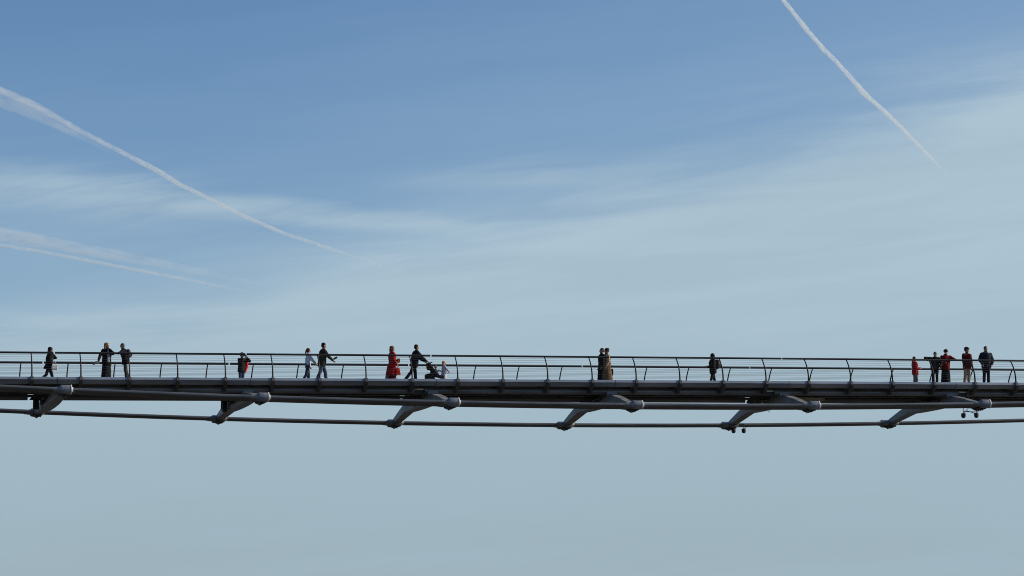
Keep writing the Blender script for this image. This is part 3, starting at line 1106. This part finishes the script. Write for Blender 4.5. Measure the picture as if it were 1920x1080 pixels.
def carried(pr, name, label, cat, mbs, group=None):
    """an object carried by a person: its own thing, placed in that person's frame; mbs = [(part name, MB, material, voxel)]"""
    o = empty(name, pr['root'].location, pr['rz'])
    o.location.z = pr['root'].location.z
    tag(o, label, cat, group)
    for nm, mb, mat, vox in mbs:
        if vox:
            me = remesh(mb, nm, vox, mat, 2, .006, random.random() * 9)
        else:
            me = auto_smooth(mb.mesh(nm), 40)
            me.materials.append(mat)
        c = bpy.data.objects.new(nm, me)
        c.parent = o
        C.objects.link(c)
    return o


def backpack(pr, col, label, sz=1.0):
    S, P, T, Fd, Ld = (pr[k] for k in ('S', 'P', 'T', 'Fd', 'Ld'))
    c = P + T * .30 * S - Fd * .225 * S
    mb = MB()
    rows = []
    for q, w, d in ((-.20, .10, .06), (-.17, .135, .095), (0, .145, .115), (.14, .13, .10), (.20, .09, .06)):
        cc = c + T * q * S * sz
        rows.append([cc + Fd * d * S * sz * math.cos(2 * math.pi * j / 16) + Ld * w * S * sz * math.sin(2 * math.pi * j / 16) for j in range(16)])
    mb.rings(rows)
    pk = MB()
    pc = c - Fd * .10 * S * sz - T * .08 * S
    pk.ell(pc, .055 * S * sz, .10 * S * sz, .095 * S * sz)
    out = [('bag', mb, cloth(col), .014), ('front_pocket', pk, cloth(tuple(v * 1.4 for v in col)), .014)]
    for s2 in (-1, 1):
        pts = [c + T * .17 * S + Ld * s2 * .10 * S + Fd * .05 * S, P + T * .525 * S + Ld * s2 * .10 * S - Fd * .04 * S, P + T * .50 * S + Ld * s2 * .105 * S + Fd * .10 * S,
               P + T * .36 * S + Ld * s2 * .125 * S + Fd * .155 * S, P + T * .24 * S + Ld * s2 * .175 * S + Fd * .05 * S, c - T * .12 * S + Ld * s2 * .12 * S + Fd * .06 * S]
        out.append(('strap', MB().tube(pts, .017 * S, 8), cloth(tuple(v * .8 for v in col)), 0))
    return carried(pr, 'backpack', label, 'backpack', out)


BLK = (.006, .006, .007)
# --- left to right
p = person(92, .7, 1.64, 0, 'dark haired person in a long black jacket walking right, hand raised to the face', legs=((20, 6), (-16, 26)), lean_deg=5,
           arms=((.15, .07, 1.34), None), hints=((.9, .3, -.6), None), top=BLK, top_kind='coat', hem=.70, bottom=(.012, .012, .014), hair=('long', (.025, .017, .013)), girl=True, head=(6, -10))
a = p['arms'][1][2]
S = p['S']
bag = MB().rings([[(.20 + d * f, -.27 + w * g * .045, z) for d, g in ((-.12, -1), (.12, -1), (.12, 1), (-.12, 1))] for z, f, w in ((.62, .9, .8), (.66, 1.1, 1.2), (.80, .95, 1.0), (.88, .75, .5))])
carried(p, 'handbag', 'white handbag hanging at the hip of the leftmost walker', 'bag',
        [('bag', bag, cloth((.72, .70, .66)), .013), ('handle', MB().tube([(.13, -.27, .86), (.14, -.27, 1.02), (.10, -.25, 1.10), (.20, -.27, 1.04), (.27, -.27, .86)], .010, 6), cloth((.5, .49, .46)), 0)])

p = person(200, -.35, 1.70, -72, 'red blond person in open black jacket and long black skirt, facing us', legs=((6, 2), (-8, 4)), lean_deg=0, girl=True,
           arms=((.17, .05, 1.42), (.10, -.46, .84)), hints=((.25, .55, -.8), (-.3, -.6, -.2)), top=BLK, inner=(.26, .27, .33), bottom=(.010, .010, .012), bottom_kind='skirt', skirt_hem=.05,
           hair=('long', (.30, .13, .055)), head=(2, 25), wide=1.06)
w = p['arms'][1][2]
carried(p, 'camera', 'black camera held low in the hand of the red blond person', 'camera',
        [('camera_body', MB().box(w + Vector((.03, -.06, -.09)), (.09, .15, .10)), M['dark'], 0), ('lens', MB().tube([w + Vector((.03, -.12, -.10)), w + Vector((.04, -.25, -.16))], [.045, .05], 14), cloth((.03, .04, .05), .4), 0)])

p = person(235, -1.45, 1.58, 180, 'person in black jacket with a rucksack leaning an elbow on the near rail', legs=((2, 14), (-8, 6)), lean_deg=13,
           arms=((.38, .52, 1.08), (.06, -.25, .80)), hints=((-.3, .6, -.6), None), top=BLK, bottom=(.035, .034, .030), hair=('short', (.045, .045, .045)), head=(8, 15))
backpack(p, (.045, .045, .05), 'dark rucksack on the back of the person leaning an elbow on the rail', 1.0)

p = person(453, 1.7, 1.54, -50, 'person in black jacket with one red side, taking a picture by the far rail', legs=((3, 4), (-3, 4)), lean_deg=2,
           arms=((.24, .05, 1.33), (.25, -.06, 1.30)), hints=((.1, .8, -.7), (.1, -.8, -.5)), top=(.014, .014, .014), bottom=(.025, .04, .085), hair=('short', (.02, .018, .016)), cap_col=(.02, .02, .022), head=(4, 0), wide=1.1)
sc_ = MB()
sc_.cap((.05, .255, 1.22), .058, (.11, .235, .98), .07)
sc_.cap((.11, .235, .98), .07, (.06, .17, .74), .062)
sc_.cap((.14, .20, .95), .05, (.13, .10, .76), .05)
p['part']('red_scarf', sc_, cloth((.62, .025, .02)), .014, .012)
h = p['hd'](.16, 0, .0)
carried(p, 'camera', 'small dark camera held to the face by the person at the far rail', 'camera',
        [('camera_body', MB().box(h, (.055, .12, .08)), M['dark'], 0), ('lens', MB().tube([h + Vector((.02, 0, 0)), h + Vector((.09, 0, -.005))], .032, 12), M['bolt'], 0)])

p = person(577, .25, 1.61, 0, 'person with brown ponytail in a pale knitted sweater holding hands while walking', legs=((8, 2), (-10, 20)), lean_deg=3, girl=True,
           arms=((.16, .20, .80), (.40, -.20, .84)), hints=(None, (-.5, -.3, -.8)), top=(.58, .60, .70), top_kind='shirt', bottom=(.03, .035, .06), hair=('pony', (.09, .045, .02)), head=(2, 0))
tall = person(604, -.25, 1.83, 0, 'tall dark haired person in olive brown jacket and jeans walking with a folded map', legs=((22, 14), (-14, 10)), lean_deg=5,
           arms=((-.12, .20, .86), (.44, -.16, 1.03)), hints=(None, (-.2, -.3, -1)), top=(.028, .023, .015), bottom=(.05, .075, .13), hair=('short', (.02, .014, .012)), head=(8, 0), wide=1.04)
w = tall['arms'][1][2]
carried(tall, 'folded_map', 'dark folded map in the hand of the tall walker', 'map', [('cover', MB().rings([[w + Vector((.07, -.06, .02)), w + Vector((.20, -.06, .10)), w + Vector((.20, .08, .10)), w + Vector((.07, .08, .02))],
        [w + Vector((.03, -.06, .09)), w + Vector((.16, -.06, .17)), w + Vector((.16, .08, .17)), w + Vector((.03, .08, .09))]]), cloth((.03, .026, .03), .5), 0)])

p = person(735, -.2, 1.70, 0, 'long haired person in a flared red coat walking behind the pushchair', legs=((16, 6), (-12, 14)), lean_deg=1, girl=True,
           arms=((.28, .12, 1.08), (.16, -.22, .88)), hints=((-.3, .4, -.8), None), top=(.29, .010, .013), top_kind='coat', hem=.42, bottom=(.05, .008, .012), bottom_kind='skirt', skirt_hem=.10,
           hair=('long', (.14, .075, .035)), head=(4, 0), wide=1.0)
w = p['arms'][0][2]
carried(p, 'paper_bag', 'small yellow paper bag held by the person in the red coat', 'bag', [('bag', MB().rings([[w + Vector((.04 + a * .05, b2 * .06, z)) for a, b2 in ((-1, -1), (1, -1), (1, 1), (-1, 1))] for z in (-.10, .0, .09)]), cloth((.55, .33, .07)), .012)])
w = p['arms'][1][2]
carried(p, 'shopping_bag', 'bright red shopping bag at the knees of the person in the red coat', 'bag', [('bag', MB().rings([[(.225 + a * d, -.20 + b2 * .05, z) for a, b2 in ((-1, -1), (1, -1), (1, 1), (-1, 1))] for z, d in ((.42, .115), (.5, .095), (.72, .055))]), cloth((.60, .03, .022)), .013),
        ('handle', MB().tube([(.20, -.20, .71), (.19, -.20, .86), (.24, -.20, .86), (.27, -.20, .71)], .008, 6), cloth((.3, .02, .02)), 0)])

dad = person(777, -.2, 1.77, 0, 'person in dark suit leaning forward to push the pushchair', legs=((8, 2), (-24, 14)), lean_deg=9,
           arms=((.50, .16, 1.04), (.50, -.16, 1.04)), hints=((-.5, .3, -.9), (-.5, -.3, -.9)), top=(.011, .011, .014), bottom=(.010, .010, .013), hair=('short', (.022, .016, .014)), head=(2, 0), wide=1.08)


# --- pushchair
def pushchair(x, y):
    z0 = zk(x) + DECK
    o = empty('pushchair', (x, y, z0))
    tag(o, 'dark folding pushchair with slanted seat pushed by the person in the suit', 'pushchair')

    def pt(name, mb, mat, vox=0):
        me = remesh(mb, name, vox, mat, 2, .006, 3.3) if vox else auto_smooth(mb.mesh(name), 45)
        if not vox:
            me.materials.append(mat)
        c = bpy.data.objects.new(name, me)
        c.parent = o
        C.objects.link(c)
        return c
    fr = M['post']
    for s in (-1, 1):
        pt('side_frame', MB().tube([(-.40, s * .19, 1.03), (-.30, s * .20, .90), (.38, s * .22, .16)], .013, 8), fr)
        pt('rear_leg', MB().tube([(-.05, s * .21, .62), (-.34, s * .22, .13)], .012, 8), fr)
        pt('brace', MB().tube([(-.32, s * .215, .18), (.34, s * .215, .18)], .010, 8), fr)
        for wx in (-.34, .42):
            wh = MB()
            wh.rings([[(wx + .085 * f * math.cos(2 * math.pi * j / 18), s * .22 + q, .087 + .085 * f * math.sin(2 * math.pi * j / 18)) for j in range(18)] for q, f in ((-.03, .85), (-.02, 1), (.02, 1), (.03, .85))])
            wo = pt('wheel', wh, M['dark'])
            hb = MB().tube([(wx, s * .22 - .036, .087), (wx, s * .22 + .036, .087)], .03, 10).mesh('hub')
            hb.materials.append(M['wire'])
            ho = bpy.data.objects.new('hub', hb)
            ho.parent = wo
            C.objects.link(ho)
        pt('handle_grip', MB().cap((-.40, s * .19, 1.03), .022, (-.46, s * .19, 1.06), .022), M['dark'])
    seat = MB()
    seat.rings([[(-.28, y1, .98) for y1 in (-.18, .18)] + [(-.38, y1, .92) for y1 in (.18, -.18)], [(.10, y1, .46) for y1 in (-.19, .19)] + [(.0, y1, .36) for y1 in (.19, -.19)],
                [(.36, y1, .40) for y1 in (-.19, .19)] + [(.36, y1, .31) for y1 in (.19, -.19)]])
    pt('seat', seat, cloth((.018, .018, .022)), .016)
    pt('basket', MB().rings([[(-.42, -.18, .46), (-.20, -.18, .50), (-.20, .18, .50), (-.42, .18, .46)], [(-.42, -.18, .18), (.06, -.18, .16), (.06, .18, .16), (-.42, .18, .18)]]), cloth((.012, .012, .014)), .016)
    pt('changing_bag', MB().ell((-.30, 0, .76), .085, .16, .13), cloth((.10, .028, .014)), .014)
    pt('footrest', MB().box((.40, 0, .20), (.16, .34, .02)), M['dark'])
    pt('canopy', MB().rings([[(-.30, -.19, .82), (-.30, .19, .82), (-.25, .19, .86), (-.25, -.19, .86)], [(-.25, -.20, .97), (-.25, .20, .97), (-.20, .20, .97), (-.20, -.20, .97)], [(-.14, -.20, 1.0), (-.14, .20, 1.0), (-.12, .20, .97), (-.12, -.20, .97)]]), cloth((.02, .012, .014)), .014)
    return o


px = dad['x'] + .92
push = pushchair(px, -.2)
person(0, -.2, .86, 0, 'toddler in pale green jacket sitting in the pushchair', wide=1.1, x_world=px + .09, seat=.45, legs=((62, 40), (66, 44)), lean_deg=-14, child=True,
       arms=((.22, .08, .60), (.22, -.08, .60)), top=(.42, .47, .40), bottom=(.10, .02, .02), hair=('short', (.20, .07, .035)), shoes=(.55, .40, .28), head=(10, 0), collar=False)
person(832, -.2, 1.04, 0, 'small child with fair curls in a pale lilac coat walking ahead of the pushchair', legs=((18, 6), (-14, 22)), lean_deg=3, child=True, girl=True,
       arms=((.22, .10, .52), (.24, -.12, .54)), top=(.44, .42, .50), top_kind='coat', hem=.26, bottom=(.55, .53, .55), hair=('bob', (.50, .30, .10)), head=(2, 0))

person(1129, .45, 1.75, 180, 'short haired person in a long black coat beside the one in brown', legs=((8, 4), (-10, 10)), lean_deg=2, top=BLK, top_kind='coat', hem=.12,
       bottom=(.012, .012, .014), hair=('short', (.05, .042, .038)), head=(2, 0), wide=1.05)
p = person(1138, -.1, 1.68, 180, 'dark haired person with a bun in an ankle length brown coat', legs=((8, 4), (-10, 10)), lean_deg=2, girl=True, top=(.125, .075, .046), top_kind='coat', hem=.10,
       arms=((.10, .27, .86), (-.05, -.26, .88)), bottom=(.02, .012, .01), hair=('bun', (.022, .013, .011)), head=(4, 0), wide=1.2, sleeve=(.36, .23, .125))  # tan sleeves: sun on the brown coat's edge put into the cloth colour
carried(p, 'shoulder_bag', 'dark shoulder bag behind the person in the brown coat', 'bag', [('bag', MB().rings([[(-.20 + a * .13, -.16 + b2 * .06, z) for a, b2 in ((-1, -1), (1, -1), (1, 1), (-1, 1))] for z in (.50, .62, .80)]), cloth((.02, .014, .012)), .014),
        ('strap', MB().tube([(-.12, -.20, .78), (-.14, -.22, 1.10), (-.06, -.19, 1.46), (-.20, -.16, 1.12), (-.29, -.14, .78)], .010, 6), cloth((.02, .014, .012)), 0)])

p = person(1337, 1.0, 1.63, 180, 'hooded person all in black, alone by the far rail', legs=((17, 5), (-13, 6)), lean_deg=3, arms=((.27, .10, 1.0), (.25, -.08, 1.02)), hints=((-.5, .4, -.7), (-.5, -.4, -.7)),
       top=BLK, bottom=(.012, .012, .013), hair=('hood', (.014, .013, .014)), head=(6, 0))
backpack(p, (.022, .022, .022), 'black rucksack on the back of the lone hooded person', 1.15)

person(1716, .75, 1.54, -10, 'young person in a red jacket and grey trousers standing apart, turned right', legs=((-2, 14), (8, 26)), lean_deg=-3, arms=((.20, .08, 1.0), (.21, -.08, .98)), hints=((-.6, .4, -.6), (-.6, -.4, -.6)),
       top=(.28, .013, .018), bottom=(.11, .125, .12), hair=('short', (.10, .045, .022)), head=(6, 0), hem=None, hood=True)
person(1753, -1.30, 1.66, -112, 'grey haired person in black jacket bending over the near rail', legs=((-8, 2), (-16, 4)), lean_deg=45, arms=((.42, .20, .78), (.44, -.36, 1.13)), hints=((-.6, .5, .1), (-.2, -.8, .1)),
       top=(.012, .012, .014), bottom=(.016, .017, .024), hair=('short', (.07, .065, .06)), head=(16, -15), wide=1.08, inner=(.05, .05, .056))
person(1773, -1.3, 1.63, -98, 'person in fur hat, red jacket and long black skirt resting an arm on the rail', legs=((0, 2), (-5, 4)), lean_deg=5, girl=True, arms=((.42, .36, 1.13), (.30, -.12, 1.02)), hints=((-.2, .6, -.3), (-.4, -.6, -.4)),
       top=(.16, .009, .010), bottom=(.008, .010, .011), bottom_kind='skirt', skirt_hem=.04, hair=('fur', (.06, .032, .016)), head=(8, -25), wide=1.1, hood=True)
person(1813, -.9, 1.80, -66, 'person with peaked cap in a dark red jacket and beige trousers', legs=((3, 3), (-4, 4)), lean_deg=1, arms=((.06, .30, .92), (.10, -.30, .86)), top=(.085, .010, .012), bottom=(.36, .28, .20),
       hair=('short', (.04, .03, .02)), cap_col=(.04, .025, .02), head=(2, 40), wide=1.12)
person(1849, -1.2, 1.82, -90, 'person in navy jacket standing hands in pockets at the right end', legs=((4, 4), (-3, 4)), lean_deg=0, arms=((.13, .24, .98), (.13, -.24, .98)), hints=((-.5, .9, -.1), (-.5, -.9, -.1)),
       top=(.016, .021, .033), bottom=(.012, .014, .022), hair=('short', (.02, .015, .013)), head=(2, 0), wide=1.1, hood=True)

fuse_all()
